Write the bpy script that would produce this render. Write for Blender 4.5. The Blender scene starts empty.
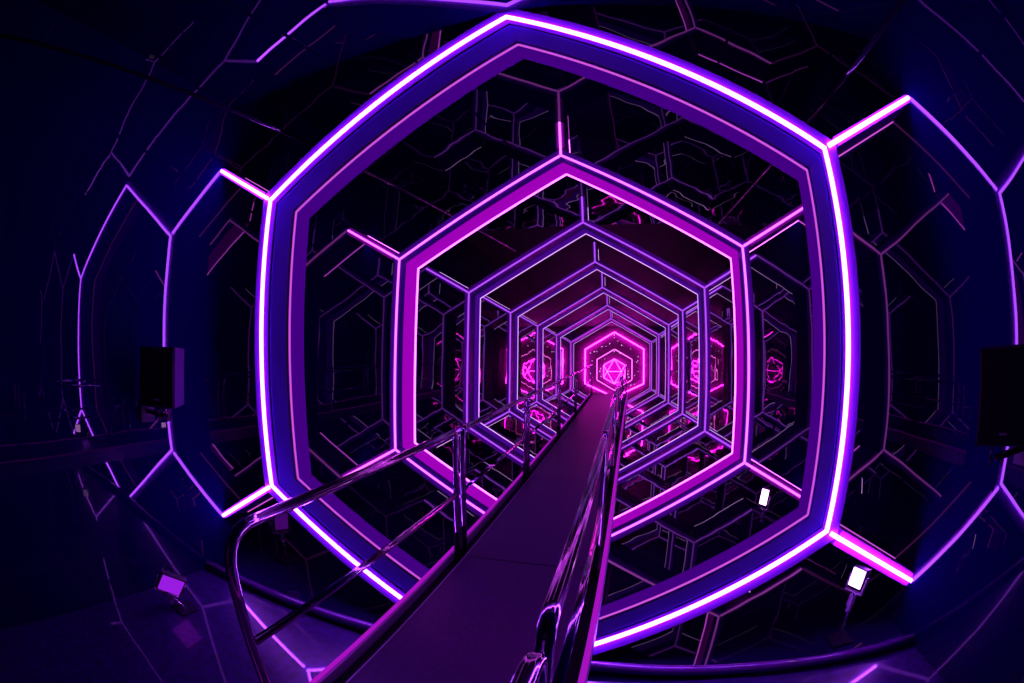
import bpy, bmesh, math, random
from mathutils import Vector, Matrix

C = bpy.context.scene.collection
S = 2.5            # metres per tunnel radius (centre of a light frame to its corner)
FL = -0.93         # floor level in tunnel radii, measured from the frames' centre
CE = 1.22          # ceiling of the corridor
CEF = 1.026        # lower ceiling before the first frame
WL, WR = -1.246, 1.304   # side walls
YB, YE = -1.6, 13.15     # back wall, end wall
SQ = math.sqrt(3) / 2

def W(x, y, z):
    return Vector((x * S, y * S, (z - FL) * S))

# ------------------------------------------------------------------ camera
cam = bpy.data.cameras.new('camera')
cam.type = 'PANO'
cam.panorama_type = 'FISHEYE_EQUISOLID'
cam.sensor_width = 36.0
cam.sensor_height = 24.0
cam.fisheye_lens = 433.4244 * 36.0 / 1024.0     # a 15 mm fisheye on full frame
cam.fisheye_fov = math.radians(220)
cam.lens = 15.24
cam.clip_start = 0.02
cam.clip_end = 200
co = bpy.data.objects.new('camera', cam)
C.objects.link(co)
rt = Vector((0.96663212, 0.25591419, 0.01141374))
fw = Vector((-0.25612235, 0.96465129, 0.06204219))
up = Vector((0.0048672, -0.06289529, 0.99800826))
m = Matrix((rt, up, -fw)).transposed().to_4x4()
m.translation = W(0.27647567, 0, -0.06411421)
co.matrix_world = m
bpy.context.scene.camera = co

# ------------------------------------------------------------------ world, exposure
sc = bpy.context.scene
w = bpy.data.worlds.new('world')
sc.world = w
w.use_nodes = True
w.node_tree.nodes['Background'].inputs[0].default_value = (0.004, 0.0, 0.012, 1)
w.node_tree.nodes['Background'].inputs[1].default_value = 0.2
sc.view_settings.view_transform = 'Standard'
sc.view_settings.look = 'None'
sc.view_settings.exposure = 0.0
sc.view_settings.gamma = 1.0
sc.view_settings.use_curve_mapping = False
cy = sc.cycles
cy.max_bounces = 14
cy.glossy_bounces = 12
cy.diffuse_bounces = 2
cy.transmission_bounces = 2
cy.caustics_reflective = False
cy.caustics_refractive = False
cy.use_light_tree = True
cy.sample_clamp_indirect = 3.0
cy.use_denoising = True
try:
    cy.denoiser = 'OPENIMAGEDENOISE'
except Exception:
    pass

# ------------------------------------------------------------------ materials
def newmat(name):
    mt = bpy.data.materials.new(name)
    mt.use_nodes = True
    nt = mt.node_tree
    return mt, nt, nt.nodes['Principled BSDF']

def principled(name, col, rough=0.5, metal=0.0, ior=1.45, noise=0.0, nscale=8.0, bump=0.0, bscale=20.0, bdist=0.01, coat=0.0):
    mt, nt, b = newmat(name)
    b.inputs['Base Color'].default_value = (*col, 1)
    b.inputs['Roughness'].default_value = rough
    b.inputs['Metallic'].default_value = metal
    b.inputs['IOR'].default_value = ior
    if coat:
        b.inputs['Coat Weight'].default_value = coat
        b.inputs['Coat Roughness'].default_value = 0.03
    tc = nt.nodes.new('ShaderNodeTexCoord')
    geo = nt.nodes.new('ShaderNodeNewGeometry')
    if noise:
        n = nt.nodes.new('ShaderNodeTexNoise')
        n.inputs['Scale'].default_value = nscale
        n.inputs['Detail'].default_value = 5
        nt.links.new(geo.outputs['Position'], n.inputs['Vector'])
        r = nt.nodes.new('ShaderNodeValToRGB')
        r.color_ramp.elements[0].position = 0.3
        r.color_ramp.elements[1].position = 0.7
        r.color_ramp.elements[0].color = (*[c * (1 - noise) for c in col], 1)
        r.color_ramp.elements[1].color = (*[min(1, c * (1 + noise)) for c in col], 1)
        nt.links.new(n.outputs['Fac'], r.inputs['Fac'])
        nt.links.new(r.outputs['Color'], b.inputs['Base Color'])
    if bump:
        n2 = nt.nodes.new('ShaderNodeTexNoise')
        n2.inputs['Scale'].default_value = bscale
        n2.inputs['Detail'].default_value = 2
        nt.links.new(geo.outputs['Position'], n2.inputs['Vector'])
        bp = nt.nodes.new('ShaderNodeBump')
        bp.inputs['Strength'].default_value = bump
        bp.inputs['Distance'].default_value = bdist
        nt.links.new(n2.outputs['Fac'], bp.inputs['Height'])
        nt.links.new(bp.outputs['Normal'], b.inputs['Normal'])
    return mt

def emission(name, col, strength=1.0):
    mt = bpy.data.materials.new(name)
    mt.use_nodes = True
    nt = mt.node_tree
    for n in list(nt.nodes):
        nt.nodes.remove(n)
    e = nt.nodes.new('ShaderNodeEmission')
    e.inputs['Color'].default_value = (*col, 1)
    e.inputs['Strength'].default_value = strength
    o = nt.nodes.new('ShaderNodeOutputMaterial')
    nt.links.new(e.outputs[0], o.inputs[0])
    return mt

FILM = dict(rough=0.012, ior=1.45, bump=0.35, bscale=0.75, bdist=0.018)
M = {}
M['film'] = principled('black_mirror_film', (0.003, 0.001, 0.052), **FILM)
M['film_ceiling'] = principled('black_mirror_ceiling_film', (0.002, 0.0007, 0.028), rough=0.012, ior=1.45, bump=0.4, bscale=0.7, bdist=0.035)
M['film_floor'] = principled('black_gloss_floor', (0.010, 0.004, 0.05), rough=0.015, ior=1.45, bump=0.3, bscale=0.8, bdist=0.015)
M['concrete'] = principled('scuffed_gloss_concrete', (0.035, 0.003, 0.12), rough=0.34, ior=1.5, noise=0.5, nscale=14, bump=0.3, bscale=34, bdist=0.003, coat=0.9)
M['carpet'] = principled('purple_deck_vinyl', (0.12, 0.002, 0.18), rough=0.34, ior=1.6, noise=0.2, nscale=40)
M['black'] = principled('black_powder_coat', (0.02, 0.012, 0.035), rough=0.35)
M['pipe'] = principled('violet_enamel', (0.18, 0.03, 0.30), rough=0.15, ior=1.9)
M['gloss_black'] = principled('gloss_black_paint', (0.02, 0.012, 0.035), rough=0.12, ior=1.8)
M['rubber'] = principled('black_rubber', (0.008, 0.006, 0.012), rough=0.7)
M['violet'] = principled('violet_anodised_metal', (0.40, 0.05, 0.88), rough=0.45, noise=0.08, nscale=3)
M['magenta'] = principled('magenta_anodised_metal', (0.75, 0.06, 0.85), rough=0.45, noise=0.08, nscale=3)
M['indigo'] = principled('indigo_anodised_metal', (0.08, 0.015, 0.50), rough=0.45, noise=0.1, nscale=3)
M['chrome'] = principled('brushed_steel', (0.72, 0.66, 0.76), rough=0.1, metal=1.0, noise=0.06, nscale=30)
M['edge_light'] = emission('magenta_edge_light', (0.42, 0.006, 0.58), 0.9)
M['alu'] = principled('painted_aluminium', (0.55, 0.40, 0.62), rough=0.4, metal=0.3)
M['cabinet'] = principled('dark_speaker_cabinet', (0.07, 0.035, 0.13), rough=0.45)
M['grille'] = principled('black_speaker_grille', (0.006, 0.005, 0.01), rough=0.6, bump=0.5, bscale=300, bdist=0.003)
M['glow_magenta'] = emission('magenta_band_glow', (0.40, 0.0, 0.56), 0.85)  # emission imitates LED light falling on the second frame's band
M['glow_violet'] = emission('violet_band_glow', (0.055, 0.0, 0.22), 1.0)  # imitated LED light on the first frame's rear band
M['glow_deep'] = emission('deep_violet_band_glow', (0.055, 0.002, 0.24), 1.0)  # imitated LED light on the bands of the further frames
M['badge'] = principled('silver_badge', (0.6, 0.5, 0.7), rough=0.3, metal=0.8)
M['wall_end'] = principled('matte_black_end_wall', (0.09, 0.02, 0.085), rough=0.8, noise=0.1)
LED = {
    'white': emission('violet_white_led', (0.38, 0.055, 1.0), 34.0),
    'first_back': emission('pink_led', (0.90, 0.12, 1.0), 0.75),
    'pink': emission('pink_violet_led', (0.80, 0.12, 1.0), 2.4),
    'lilac': emission('lilac_white_led', (0.80, 0.09, 1.0), 6.0),
    'violet': emission('violet_led', (0.50, 0.08, 1.0), 1.05),
    'thin': emission('pale_violet_led', (0.75, 0.36, 1.0), 1.5),
    'neon': emission('hot_pink_neon', (1.0, 0.008, 0.78), 55.0),
    'neon_pale': emission('pale_pink_neon', (1.0, 0.10, 0.80), 4.0),
    'star': emission('star_bulb', (0.75, 0.6, 1.0), 1.5),
    'flood': emission('magenta_white_flood', (0.85, 0.35, 1.0), 7.0),
    'flood_dim': emission('purple_flood', (0.42, 0.015, 1.0), 0.75),
    'reflection_faint': emission('faint_purple_reflection', (0.30, 0.01, 0.8), 0.16),  # glow of the panel that stands in for a reflection
}

# ------------------------------------------------------------------ helpers
def tag(o, label=None, cat=None, group=None, kind=None):
    if label: o['label'] = label
    if cat: o['category'] = cat
    if group: o['group'] = group
    if kind: o['kind'] = kind
    return o

def obj(name, bm, mats, parent=None, smooth=False, label=None):
    me = bpy.data.meshes.new(name)
    off = Vector((0, 0, 0))
    p = parent
    while p is not None:
        off += p.location
        p = p.parent
    if off.length:
        bmesh.ops.translate(bm, verts=bm.verts, vec=-off)
    bmesh.ops.recalc_face_normals(bm, faces=bm.faces)
    bm.to_mesh(me)
    bm.free()
    for mt in (mats if isinstance(mats, (list, tuple)) else [mats]):
        me.materials.append(mt)
    if smooth:
        for f in me.polygons:
            f.use_smooth = True
    o = bpy.data.objects.new(name, me)
    C.objects.link(o)
    if parent is not None:
        o.parent = parent
    if label: o['label'] = label
    return o

def thing(name, label, cat, loc, group=None):
    o = bpy.data.objects.new(name, None)
    o.empty_display_size = 0.1
    o.location = loc
    C.objects.link(o)
    return tag(o, label, cat, group)

def add_box(bm, cx, cy_, cz, sx, sy, sz, rot=None, mi=0, bevel=0.0):
    """box in metres, centred"""
    b2 = bmesh.new()
    bmesh.ops.create_cube(b2, size=1)
    bmesh.ops.scale(b2, verts=b2.verts, vec=(sx, sy, sz))
    if bevel:
        bmesh.ops.bevel(b2, geom=b2.edges[:], offset=bevel, segments=2, affect='EDGES', profile=0.7)
    mt = Matrix.Translation((cx, cy_, cz)) @ (rot.to_4x4() if rot else Matrix.Identity(4))
    bmesh.ops.transform(b2, verts=b2.verts, matrix=mt)
    merge(bm, b2, mi)

def merge(bm, b2, mi=0):
    vm = {v: bm.verts.new(v.co) for v in b2.verts}
    for f in b2.faces:
        nf = bm.faces.new([vm[v] for v in f.verts])
        nf.material_index = mi
    b2.free()

def loft(bm, loops, closed=True, cap=True, mi=None):
    """loops: list of lists of Vectors (same count); mi: material index per segment of the loop"""
    rings = [[bm.verts.new(p) for p in lp] for lp in loops]
    n = len(rings[0])
    for a, b in zip(rings[:-1], rings[1:]):
        for i in range(n if closed else n - 1):
            j = (i + 1) % n
            f = bm.faces.new((a[i], a[j], b[j], b[i]))
            if mi: f.material_index = mi[i]
    if cap:
        for r in (rings[0], rings[-1]):
            bm.faces.new(r)

def tube(bm, pts, r, seg=12, cap=True):
    pts = [Vector(p) for p in pts]
    n = len(pts)
    tang = []
    for i in range(n):
        a = pts[max(0, i - 1)]
        b = pts[min(n - 1, i + 1)]
        tang.append((b - a).normalized())
    t0 = tang[0]
    ref = Vector((0, 0, 1)) if abs(t0.z) < 0.9 else Vector((1, 0, 0))
    u = t0.cross(ref).normalized()
    loops = []
    for i in range(n):
        t = tang[i]
        u = (u - t * u.dot(t)).normalized()
        v = t.cross(u)
        loops.append([pts[i] + (u * math.cos(2 * math.pi * k / seg) + v * math.sin(2 * math.pi * k / seg)) * r for k in range(seg)])
    loft(bm, loops, True, cap)

def rounded(pts, radii, n=6):
    """polyline with rounded corners; radii per inner corner"""
    pts = [Vector(p) for p in pts]
    out = [pts[0]]
    for i in range(1, len(pts) - 1):
        a, b, c = pts[i - 1], pts[i], pts[i + 1]
        r = radii[i - 1]
        d1 = (a - b).normalized()
        d2 = (c - b).normalized()
        p0 = b + d1 * r
        p2 = b + d2 * r
        for k in range(n + 1):
            t = k / n
            out.append(p0 * (1 - t) ** 2 + b * 2 * t * (1 - t) + p2 * t ** 2)
    out.append(pts[-1])
    return out

# ------------------------------------------------------------------ the setting
def plane(name, quad_pts, mat, thick, nrm):
    """a slab: quad (tunnel units) with a thickness in metres on the far side"""
    bm = bmesh.new()
    a = [W(*p) for p in quad_pts]
    b = [p + Vector(nrm) * thick for p in a]
    loft(bm, [a, b])
    o = obj(name, bm, mat)
    o['kind'] = 'structure'
    return o

YF = 0.955   # where the low ceiling and the scuffed floor of the entrance end
T = 0.08
plane('wall_left', [(WL, YB, FL), (WL, YE, FL), (WL, YE, CE), (WL, YB, CE)], M['film'], T, (-1, 0, 0))
plane('wall_right', [(WR, YB, FL), (WR, YE, FL), (WR, YE, CE), (WR, YB, CE)], M['film'], T, (1, 0, 0))
YM = 3.72   # beyond the third frame the ceiling is plain black
plane('ceiling', [(WL, YF + .004, CE), (WR, YF + .004, CE), (WR, YM, CE), (WL, YM, CE)], M['film_ceiling'], T, (0, 0, 1))
plane('ceiling_far', [(WL, YM, CE), (WR, YM, CE), (WR, YE, CE), (WL, YE, CE)], M['rubber'], T, (0, 0, 1))
plane('ceiling_entrance', [(WL, YB, CEF), (WR, YB, CEF), (WR, YF, CEF), (WL, YF, CEF)], M['film_ceiling'], (CE - CEF) * S + T, (0, 0, 1))
plane('floor', [(WL, YF, FL), (WR, YF, FL), (WR, YE, FL), (WL, YE, FL)], M['film_floor'], T, (0, 0, -1))
plane('floor_entrance', [(WL, YB, FL), (WR, YB, FL), (WR, YF, FL), (WL, YF, FL)], M['concrete'], T, (0, 0, -1))
plane('wall_back', [(WL, YB, FL), (WR, YB, FL), (WR, YB, CEF), (WL, YB, CEF)], M['black'], T, (0, -1, 0))
plane('wall_end', [(WL, YE, FL), (WR, YE, FL), (WR, YE, CE), (WL, YE, CE)], M['wall_end'], T, (0, 1, 0))

# ------------------------------------------------------------------ light frames
HEX = [(0, 1), (SQ, .5), (SQ, -.5), (0, -1), (-SQ, -.5), (-SQ, .5)]
RY = [0.996, 1.9636, 3.0357, 4.2542, 5.6461, 7.2665, 9.2085]
RD = [0.226, 0.205, 0.24, 0.28, 0.34, 0.41, 0.5]
FLABEL = [
    'largest hexagonal light frame, brilliant violet-white front line and broad indigo inner band',
    'second hexagonal light frame, pink front line, wide magenta band and bright lilac rear line',
    'third hexagonal light frame, just beyond the wide magenta-banded one',
    'fourth hexagonal light frame, midway down the corridor',
    'fifth hexagonal light frame, two frames beyond the middle of the corridor',
    'sixth hexagonal light frame, last but one before the pink neon hexagon',
    'smallest and deepest hexagonal light frame, closest to the pink neon hexagon',
]

def frame(k):
    y0, d = RY[k], RD[k]
    tz, tx = (-0.0636, -0.0165) if k == 0 else (0, 0)
    def P(x, y, z):
        return W(x, y + tz * z + tx * x, z)
    t = thing('hexagonal_light_frame', FLABEL[k], 'light frame', W(0, y0, FL), 'hexagonal light frames along the corridor')
    if k == 0:
        prof = [(0.030, 'violet'), (0.042, 'black'), (0.123, 'indigo'), (0.138, 'black'), (0.226, 'violet')]
        hw, pr = 0.0060, 0.009
        back0, back1, bp = 0.138, 0.145, 0.004
        lf, lb = LED['white'], LED['first_back']
    else:
        a = 0.30 if k == 1 else 0.5
        prof = [(a * d * .25, 'violet'), (a * d, 'indigo'), (0.93 * d, 'magenta' if k == 1 else 'violet'), (d, 'violet')]
        sc_ = max(0.55, 1 - 0.07 * k)
        hw, pr = 0.0055 * (1 + .08 * (k - 1)), 0.006
        back0, back1, bp = d * (0.958 if k < 2 else .972), d, (0.008 if k < 2 else .005)
        lf = LED['pink'] if k == 1 else LED['violet']
        lb = LED['lilac'] if k == 1 else LED['thin']
    f0 = 0.9875 if k == 0 else 1.0
    names = ['violet', 'black', 'indigo', 'magenta']
    mats = [M[n] for n in names]
    # cross-section (rho, y, material of the face that starts here)
    RI, RO = 0.9955, 1.045
    cs = [(RO, 0.0, 0), (RI, 0.0, names.index(prof[0][1]))]
    lift = 0.0
    for i, (ye, mn) in enumerate(prof):
        r_here = RI + (0.006 if mn == 'black' else 0)
        if i > 0:
            cs.append((r_here, prof[i - 1][0], names.index(mn)))
        cs.append((r_here, ye, names.index(prof[min(i + 1, len(prof) - 1)][1])))
    cs.append((RO, d, 1))
    # drop duplicate points
    cc = []
    for c in cs:
        if not cc or (abs(c[0] - cc[-1][0]) + abs(c[1] - cc[-1][1])) > 1e-6:
            cc.append(c)
        else:
            cc[-1] = c
    def ends(i, rho):
        A, B = HEX[i], HEX[(i + 1) % 6]
        a = (A[0] * rho, A[1] * rho)
        b = (B[0] * rho, B[1] * rho)
        lim = FL + 0.0015
        def cut(p, q):
            if p[1] < lim:
                s = (lim - q[1]) / (p[1] - q[1])
                return (q[0] + (p[0] - q[0]) * s, lim)
            return p
        return cut(a, b), cut(b, a)
    def sweep(i, sec, mi=None):
        bm = bmesh.new()
        l0, l1 = [], []
        for c in sec:
            e = ends(i, c[0])
            l0.append(P(e[0][0], y0 + c[1], e[0][1]))
            l1.append(P(e[1][0], y0 + c[1], e[1][1]))
        loft(bm, [l0, l1], True, True, mi)
        return bm
    for i in range(6):
        b = obj('beam', sweep(i, cc, [c[2] for c in cc]), mats, t)
        obj('light_strip', sweep(i, [(f0, -pr), (f0 + 2 * hw, -pr), (f0 + 2 * hw, -.0003), (f0, -.0003)]), lf, b)
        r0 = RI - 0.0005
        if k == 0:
            pa, pb, pm = 0.152, 0.222, M['glow_violet']
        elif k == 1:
            pa, pb, pm = 0.30 * d, 0.925 * d, M['glow_magenta']
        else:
            pa, pb, pm = 0.5 * d, 0.92 * d, M['glow_deep']
        obj('band_glow', sweep(i, [(r0, pa), (r0 - .004, pa + .004), (r0 - .004, pb - .004), (r0, pb)]), pm, b)  # glowing slab added over the band in place of light from its LEDs
        obj('light_strip', sweep(i, [(r0, back0), (r0 - bp, back0), (r0 - bp, back1), (r0, back1)]), lb, b)
    # struts that tie the frame to the walls and the ceiling
    dirs = [(1, 0.5), (2, -.5), (4, -.5), (5, .5)]
    def strut(v, dx, dz, length):
        q = (-dz, dx)
        def box(w_, ya, yb, s0, s1):
            bm = bmesh.new()
            lo = []
            for s_ in (s0, s1):
                lp = []
                for (ww, yy) in ((-w_, ya), (w_, ya), (w_, yb), (-w_, yb)):
                    lp.append(P(v[0] + dx * s_ + q[0] * ww, y0 + yy, v[1] + dz * s_ + q[1] * ww))
                lo.append(lp)
            loft(bm, lo)
            return bm
        hb = (0.024 if dx > 0 and dz < 0 else 0.014) if k == 0 else 0.022
        b = obj('strut', box(hb, 0, d, 0.052, length), M['magenta'] if k == 1 or (k == 0 and dx > 0 and dz < 0) else M['violet'], t)
        obj('light_strip', box(hw, -pr, -.0003, 0.014, length), lf, b)
        obj('light_strip', box(hb + .003, back0, back1, 0.054, length), lb, b)
    for vi, s_ in dirs:
        v = HEX[vi]
        dx = SQ if v[0] > 0 else -SQ
        a = WR if dx > 0 else -WL
        strut(v, dx, s_, (a - SQ) / SQ - 0.003)
    if k > 0:
        strut((0, 1), 0, 1, CE - 1 - 0.004)
    return t

for k in range(7):
    frame(k)

# ------------------------------------------------------------------ neon signs on the end wall
NY = 13.08
def neon_poly(name, label, cat, pts, edges, r, mat):
    t = thing(name, label, cat, W(0, NY, FL))
    for a, b in edges:
        bm = bmesh.new()
        A, B = W(pts[a][0], NY, pts[a][1]), W(pts[b][0], NY, pts[b][1])
        tube(bm, [A, B], r * S, 8)
        obj('neon_tube', bm, mat, t)
    # stand-off clips that carry the tubes on the wall
    for p in pts:
        bm = bmesh.new()
        add_box(bm, *(W(p[0], (NY + YE) / 2, p[1])), .03, (YE - NY) * S, .03)
        obj('mounting_clip', bm, M['black'], t)
    return t
def hexa(cx, cz, r):
    return [(cx + h[0] * r, cz + h[1] * r) for h in HEX]
six = [(i, (i + 1) % 6) for i in range(6)]
def above(pts, edges):
    """clip a hexagon's outline at the floor"""
    return edges
big = hexa(-0.012, 0.01, 1.032)
big[3] = (big[3][0], FL + .02)
neon_poly('neon_hexagon', 'large hot pink neon hexagon outlining the end wall', 'neon sign', big, six, 0.0135, LED['neon'])
neon_poly('neon_hexagon', 'smaller pale pink neon hexagon around the glowing icosahedron', 'neon sign', hexa(-0.012, -0.085, 0.615), six, 0.0095, LED['neon_pale'])
ic = hexa(-0.015, -0.137, 0.372) + [(-0.235, -0.139), (0.202, -0.139)]
ie = six + [(0, 6), (0, 7), (6, 7), (3, 6), (3, 7), (5, 6), (4, 6), (1, 7), (2, 7)]
neon_poly('neon_icosahedron', 'pink neon icosahedron figure in the middle of the end wall', 'neon sign', ic, ie, 0.0082, LED['neon'])
STARS = [(-0.4, 0.61), (-0.27, 0.62), (-0.16, 0.7), (0.09, 0.78), (0.48, 0.54), (-0.75, 0.42), (-0.63, 0.46), (-0.55, 0.46), (-0.31, 0.24), (-0.69, 0.18), (0.71, 0.31), (0.7, 0.18), (0.66, 0.14), (0.71, -0.14), (-0.69, -0.33), (0.49, -0.55), (0.6, -0.52), (-0.02, 0.96), (-0.02, 0.88), (-0.02, 0.46), (-0.46, -0.13), (0.41, -0.13), (0.4, -0.22), (0.43, -0.31), (-0.42, -0.29), (-0.44, -0.05), (0.21, 0.65), (-0.74, -0.2), (0.61, -0.26), (0.15, 0.41)]
proto = None
for i, (x, z) in enumerate(STARS):
    if proto is None:
        bm = bmesh.new()
        bmesh.ops.create_icosphere(bm, subdivisions=2, radius=0.016 * S)
        o = obj('star_light', bm, LED['star'], smooth=True)
        proto = o
    else:
        o = proto.copy()
        C.objects.link(o)
    o.location = W(x, YE - 0.016, z)
    s_ = random.Random(i).uniform(0.6, 1.0)
    o.scale = (s_, s_, s_)
    tag(o, 'tiny white star light on the dark end wall around the pink neon icosahedron', 'star light', 'star lights on the end wall')

# ------------------------------------------------------------------ the walkway
def zd(y): return -0.645 + 0.042 * y
def zt(y): return -0.283 + 0.048 * y
def zm(y): return -0.456 + 0.0445 * y
def sk(x, y): return 0.0024 * max(y, 0.0) ** 2 if x > 0 else 0.0     # the walkway widens a little towards its far end
XL, XR = -0.132, 0.207
DY0, DY1 = -1.2, 5.86
def ramp_box(bm, x0, x1, y0, y1, ztop, zbot, mi=0):
    """box that follows the ramp's slope; ztop/zbot are heights over the deck"""
    l = []
    n = max(1, int((y1 - y0) / .4))
    for i in range(n + 1):
        y = y0 + (y1 - y0) * i / n
        a, b = x0 + sk(x0, y), x1 + sk(x1, y)
        l.append([W(a, y, zd(y) + ztop), W(b, y, zd(y) + ztop), W(b, y, zd(y) + zbot), W(a, y, zd(y) + zbot)])
    loft(bm, l)
walk = thing('walkway', 'long purple-lit walkway running up the middle of the mirrored corridor', 'walkway', W(0.04, DY0, FL))
ys = [DY0, 0.1, 1.07, 1.9, 2.86, 3.85, 4.85, DY1]
for a, b in zip(ys[:-1], ys[1:]):
    bm = bmesh.new()
    ramp_box(bm, XL, XR, a + .002, b - .002, 0, -.02)
    obj('deck_panel', bm, M['carpet'], walk)
for x0, x1, nm in ((-0.1865, -0.172, 'stringer'), (0.2395, 0.2535, 'stringer')):
    bm = bmesh.new()
    ramp_box(bm, x0, x1, DY0, DY1, 0.004, -.075)
    st = obj(nm, bm, M['alu'], walk)
    bm = bmesh.new()
    if x0 < 0:
        ramp_box(bm, x0 + .001, x0 + .0085, DY0, DY1, 0.009, 0.0045)
    else:
        ramp_box(bm, x0 + .001, x1 - .001, DY0, DY1, 0.009, 0.0045)
    obj('edge_light', bm, M['edge_light'], st, label='magenta light line along the walkway edge')
for x0, x1 in ((XL - .004, XL - .0005), (XR + .0005, XR + .004)):
    bm = bmesh.new()
    ramp_box(bm, x0, x1, DY0, DY1, 0.003, -.03)
    obj('edge_trim', bm, M['alu'], walk)
for x0, x1 in ((-0.1715, XL - .0045), (XR + .0045, 0.2390)):
    bm = bmesh.new()
    ramp_box(bm, x0, x1, DY0, DY1, -0.02, -.06)
    obj('rail_channel', bm, M['rubber'], walk)
bm = bmesh.new()
ramp_box(bm, XL, XR, DY1 + .0005, DY1 + .012, 0.004, -.075)
obj('end_trim', bm, M['alu'], walk)
for y in (-1.0, 0.6, 1.5, 2.5, 3.5, 4.7, 5.45):
    for x in (-0.155, 0.223 + sk(1, y)):
        bm = bmesh.new()
        p = W(x, y, FL + .002)
        q = W(x, y, zd(y) - .0605)
        add_box(bm, p.x, p.y, (p.z + q.z) / 2, .05, .05, q.z - p.z)
        add_box(bm, p.x, p.y, p.z + .006, .12, .12, .012)
        obj('leg', bm, M['black'], walk)

RT = 0.0086 * S
def handrail(x, y0, y1, label, r0=.03, r1=.03, group='steel handrail sections'):
    xo, X = x, (lambda y: x + sk(x, y))
    t = thing('handrail', label, 'handrail', W(X((y0 + y1) / 2), (y0 + y1) / 2, zd((y0 + y1) / 2) - .02), group)
    base = lambda y: W(X(y), y, zd(y) - .018)
    bm = bmesh.new()
    tube(bm, rounded([base(y0), W(X(y0), y0, zt(y0)), W(X(y1), y1, zt(y1)), base(y1)], [r0 * S, r1 * S]), RT, 14)
    obj('top_rail', bm, M['chrome'], t, True)
    bm = bmesh.new()
    tube(bm, [W(X(y0), y0 + .009, zm(y0)), W(X(y1), y1 - .009, zm(y1))], RT * .8, 12)
    obj('middle_rail', bm, M['chrome'], t, True)
    for y in (y0, y1):
        bm = bmesh.new()
        tube(bm, [W(X(y), y, zd(y) - .0185), W(X(y), y, zd(y) + .075)], RT * 1.12, 14)
        obj('base_sleeve', bm, M['rubber'], t, True, 'black rubber sleeve at the foot of the post')
    return t
LX, RX = -0.153, 0.2285
secs = [(1.103, 1.872), (1.925, 2.835), (2.89, 3.825), (3.88, 5.78)]
handrail(LX, 0.295, 1.052, 'steel handrail left of the walkway with a large rounded bend, beside the lit concrete floor', .06, .028)
names_ = ['second steel handrail from the entrance', 'third steel handrail from the entrance', 'fourth steel handrail from the entrance', 'last long steel handrail before the neon end wall']
for (a, b), n in zip(secs, names_):
    handrail(LX, a, b, n + ', on the left edge of the walkway')
handrail(RX, -0.62, 0.262, 'closest handrail right of the walkway, its bent end in the bottom foreground')
handrail(RX, 0.292, 1.052, 'steel handrail right of the walkway, crossing in front of the largest frame')
for (a, b), n in zip(secs, names_):
    handrail(RX, a, b, n + ', on the right edge of the walkway')

# ------------------------------------------------------------------ speakers
def speaker(pos, ang, label, side, ht_=0.23):
    """box loudspeaker held from below by a yoke on a wall arm; local +Y is its front"""
    t = thing('speaker', label, 'speaker', W(*pos), 'wall speakers')
    R_ = Matrix.Rotation(ang, 3, 'Z')
    c = W(*pos)
    wd, dp, ht = 0.145 * S, 0.14 * S, ht_ * S
    def B(bm, lx, ly, lz, sx, sy, sz, bev=0):
        p = c + R_ @ Vector((lx, ly, lz))
        add_box(bm, p.x, p.y, p.z, sx, sy, sz, R_, 0, bev)
    bm = bmesh.new()
    # cabinet: a tapered box (narrower at the back)
    lo = []
    for z in (-ht / 2, ht / 2):
        lo.append([c + R_ @ Vector(p) for p in ((-wd / 2, dp / 2, z), (wd / 2, dp / 2, z), (wd / 2 * .82, -dp / 2, z), (-wd / 2 * .82, -dp / 2, z))])
    loft(bm, lo)
    bmesh.ops.bevel(bm, geom=bm.edges[:], offset=.008, segments=2, affect='EDGES')
    obj('cabinet', bm, M['cabinet'], t)
    bm = bmesh.new()
    B(bm, 0, dp / 2 + .008, 0, wd * .92, .014, ht * .95, .004)
    g = obj('grille', bm, M['grille'], t)
    bm = bmesh.new()
    B(bm, -wd * .02, dp / 2 + .0165, -ht * .37, .055, .003, .012)
    obj('badge', bm, M['badge'], g, label='small silver badge')
    # yoke under the cabinet and the arm to the wall
    bm = bmesh.new()
    B(bm, 0, 0, -ht / 2 - .012, .11, .12, .016)
    B(bm, -.045, 0, -ht / 2 - .07, .012, .08, .11)
    B(bm, .045, 0, -ht / 2 - .07, .012, .08, .11)
    obj('yoke', bm, M['black'], t)
    for lx in (-.047, .047):
        for lz in (-.05, -.10):
            bm = bmesh.new()
            B(bm, lx, .045, -ht / 2 + lz, .012, .014, .014, .003)
            obj('bolt', bm, M['badge'], t)
    wx = (WL if side < 0 else WR)
    bm = bmesh.new()
    a = c + Vector((0, 0, -ht / 2 - .085))
    e = Vector((wx * S - side * .03, c.y, a.z))
    tube(bm, [a, e], .022, 12)
    obj('wall_arm', bm, M['black'], t, True)
    bm = bmesh.new()
    add_box(bm, wx * S - side * .016, c.y, a.z, .03, .16, .2, None, 0, .004)
    obj('wall_plate', bm, M['black'], t)
    return t
speaker((-1.085, 0.718, -0.126), math.atan2(-.77, .64) - math.pi / 2, 'black speaker on the left mirror wall beside the largest frame', -1, 0.19)
speaker((1.145, 0.628, -0.136), math.atan2(-.66, -.75) - math.pi / 2, 'black speaker on the right mirror wall, its front grille facing the walkway', 1, 0.195)

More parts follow.
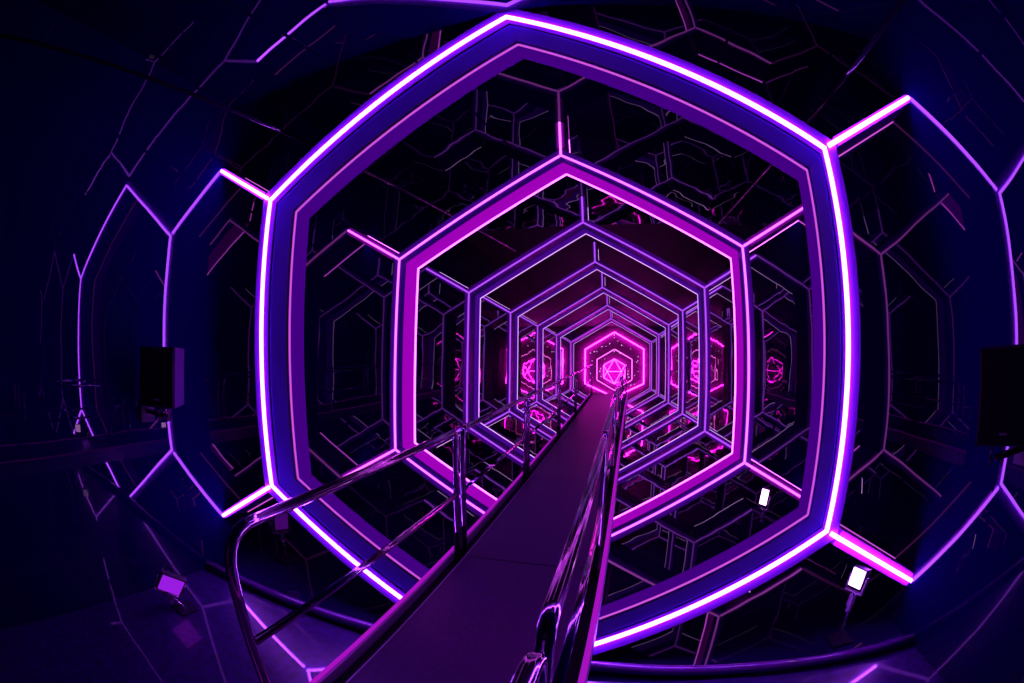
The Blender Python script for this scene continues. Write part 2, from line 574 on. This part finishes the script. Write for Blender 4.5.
# ------------------------------------------------------------------ flood lights
def flood(pos, ground, ang, tilt, size, led, label, roll=0.0):
    t = thing('flood_light', label, 'flood light', W(ground[0], ground[1], FL), 'flood lights on the floor')
    c = W(*pos)
    R_ = (Matrix.Rotation(ang, 3, 'Z') @ Matrix.Rotation(tilt, 3, 'X') @ Matrix.Rotation(roll, 3, 'Y'))
    w_, h_ = size[0] * S, size[1] * S
    def B(bm, lx, ly, lz, sx, sy, sz, bev=0):
        p = c + R_ @ Vector((lx, ly, lz))
        add_box(bm, p.x, p.y, p.z, sx, sy, sz, R_, 0, bev)
    bm = bmesh.new()
    B(bm, 0, -.03, 0, w_ * 1.18, .05, h_ * 1.18, .006)
    for i in range(5):
        B(bm, (i - 2) * w_ * .22, -.075, 0, .008, .045, h_)
    hd = obj('housing', bm, M['black'], t)
    bm = bmesh.new()
    B(bm, 0, -.001, 0, w_, .012, h_)
    obj('lamp_panel', bm, led, hd)
    bm = bmesh.new()
    for sx in (-1, 1):
        B(bm, sx * (w_ * .59 + .012), -.03, -h_ * .35, .012, .03, h_ * .95)
    B(bm, 0, -.03, -h_ * .82, w_ * 1.18 + .036, .03, .012)
    obj('yoke', bm, M['alu'], t)
    g = W(ground[0], ground[1], FL)
    bm = bmesh.new()
    foot = c + R_ @ Vector((0, -.03, -h_ * .82))
    tube(bm, [foot, g + Vector((0, 0, .02))], .014, 10)
    obj('stand_pole', bm, M['chrome'], t, True)
    bm = bmesh.new()
    mid = foot + (g - foot) * .16
    add_box(bm, mid.x, mid.y, mid.z, .05, .045, .10, R_, 0, .008)
    add_box(bm, mid.x, mid.y, mid.z - .08, .034, .034, .05, R_, 0, .006)
    obj('clamp', bm, M['alu'], t, label='light grey clamp under the lamp')
    bm = bmesh.new()
    add_box(bm, g.x, g.y, g.z + .0125, .2, .2, .02, None, 0, .005)
    obj('base_plate', bm, M['black'], t)
    return t
flood((1.012, 0.995, -0.664), (1.06, 1.04), math.radians(112), math.radians(8), (.05, .055), LED['flood'], 'blazing white flood light on a steel stand below the right strut of the largest frame')
flood((1.00, 1.97, -0.683), (1.04, 2.02), math.radians(118), math.radians(8), (.045, .075), LED['flood'], 'white flood light on a stand below the right strut of the second frame')
flood((-1.035, 0.60, -0.825), (-1.03, 0.63), math.radians(-125), math.radians(-24), (.085, .085), LED['flood_dim'], 'purple flood light tilted up on the floor at the left wall of the entrance', math.radians(-30))
flood((-1.04, 1.235, -0.735), (-1.06, 1.25), math.radians(-120), math.radians(-15), (.06, .08), LED['reflection_faint'], 'glowing panel standing in for a faint purple reflection behind the largest frame near the left wall')  # lamp-shaped glow added where a reflection shows

# ------------------------------------------------------------------ pipes
bm = bmesh.new()
tube(bm, [W(-1.24, .92, FL + .022), W(-.5, .978, FL + .022), W(0, 1.008, FL + .022), W(.3, 1.0, FL + .022), W(.7, .965, FL + .022), W(1.298, .885, FL + .022)], .0175 * S, 16)
tag(obj('black_pipe', bm, M['pipe'], smooth=True), 'glossy violet-lit pipe lying on the floor across the foot of the largest frame', 'pipe')
def hung_pipe(a, b, label):
    t = thing('ceiling_pipe', label, 'pipe', W(*[(p + q) / 2 for p, q in zip(a, b)]), 'thin ceiling pipes')
    bm = bmesh.new()
    tube(bm, [W(*a), W(*b)], .0075 * S, 8)
    obj('pipe', bm, M['gloss_black'], t, True)
    for s_ in (.12, .88):
        x, y, z = [p + (q - p) * s_ for p, q in zip(a, b)]
        bm = bmesh.new()
        tube(bm, [W(x, y, z), W(x, y, (CEF if y < YF else CE) - .001)], .006, 6)
        obj('hanger_rod', bm, M['black'], t, True)
hung_pipe((-1.20, -.55, .8), (-.50, 3.0, .8), 'thin dark pipe under the ceiling running along the left side past the frames')
hung_pipe((1.16, .1, .8), (.885, 2.5, .8), 'thin dark pipe under the ceiling running along the right side past the frames')
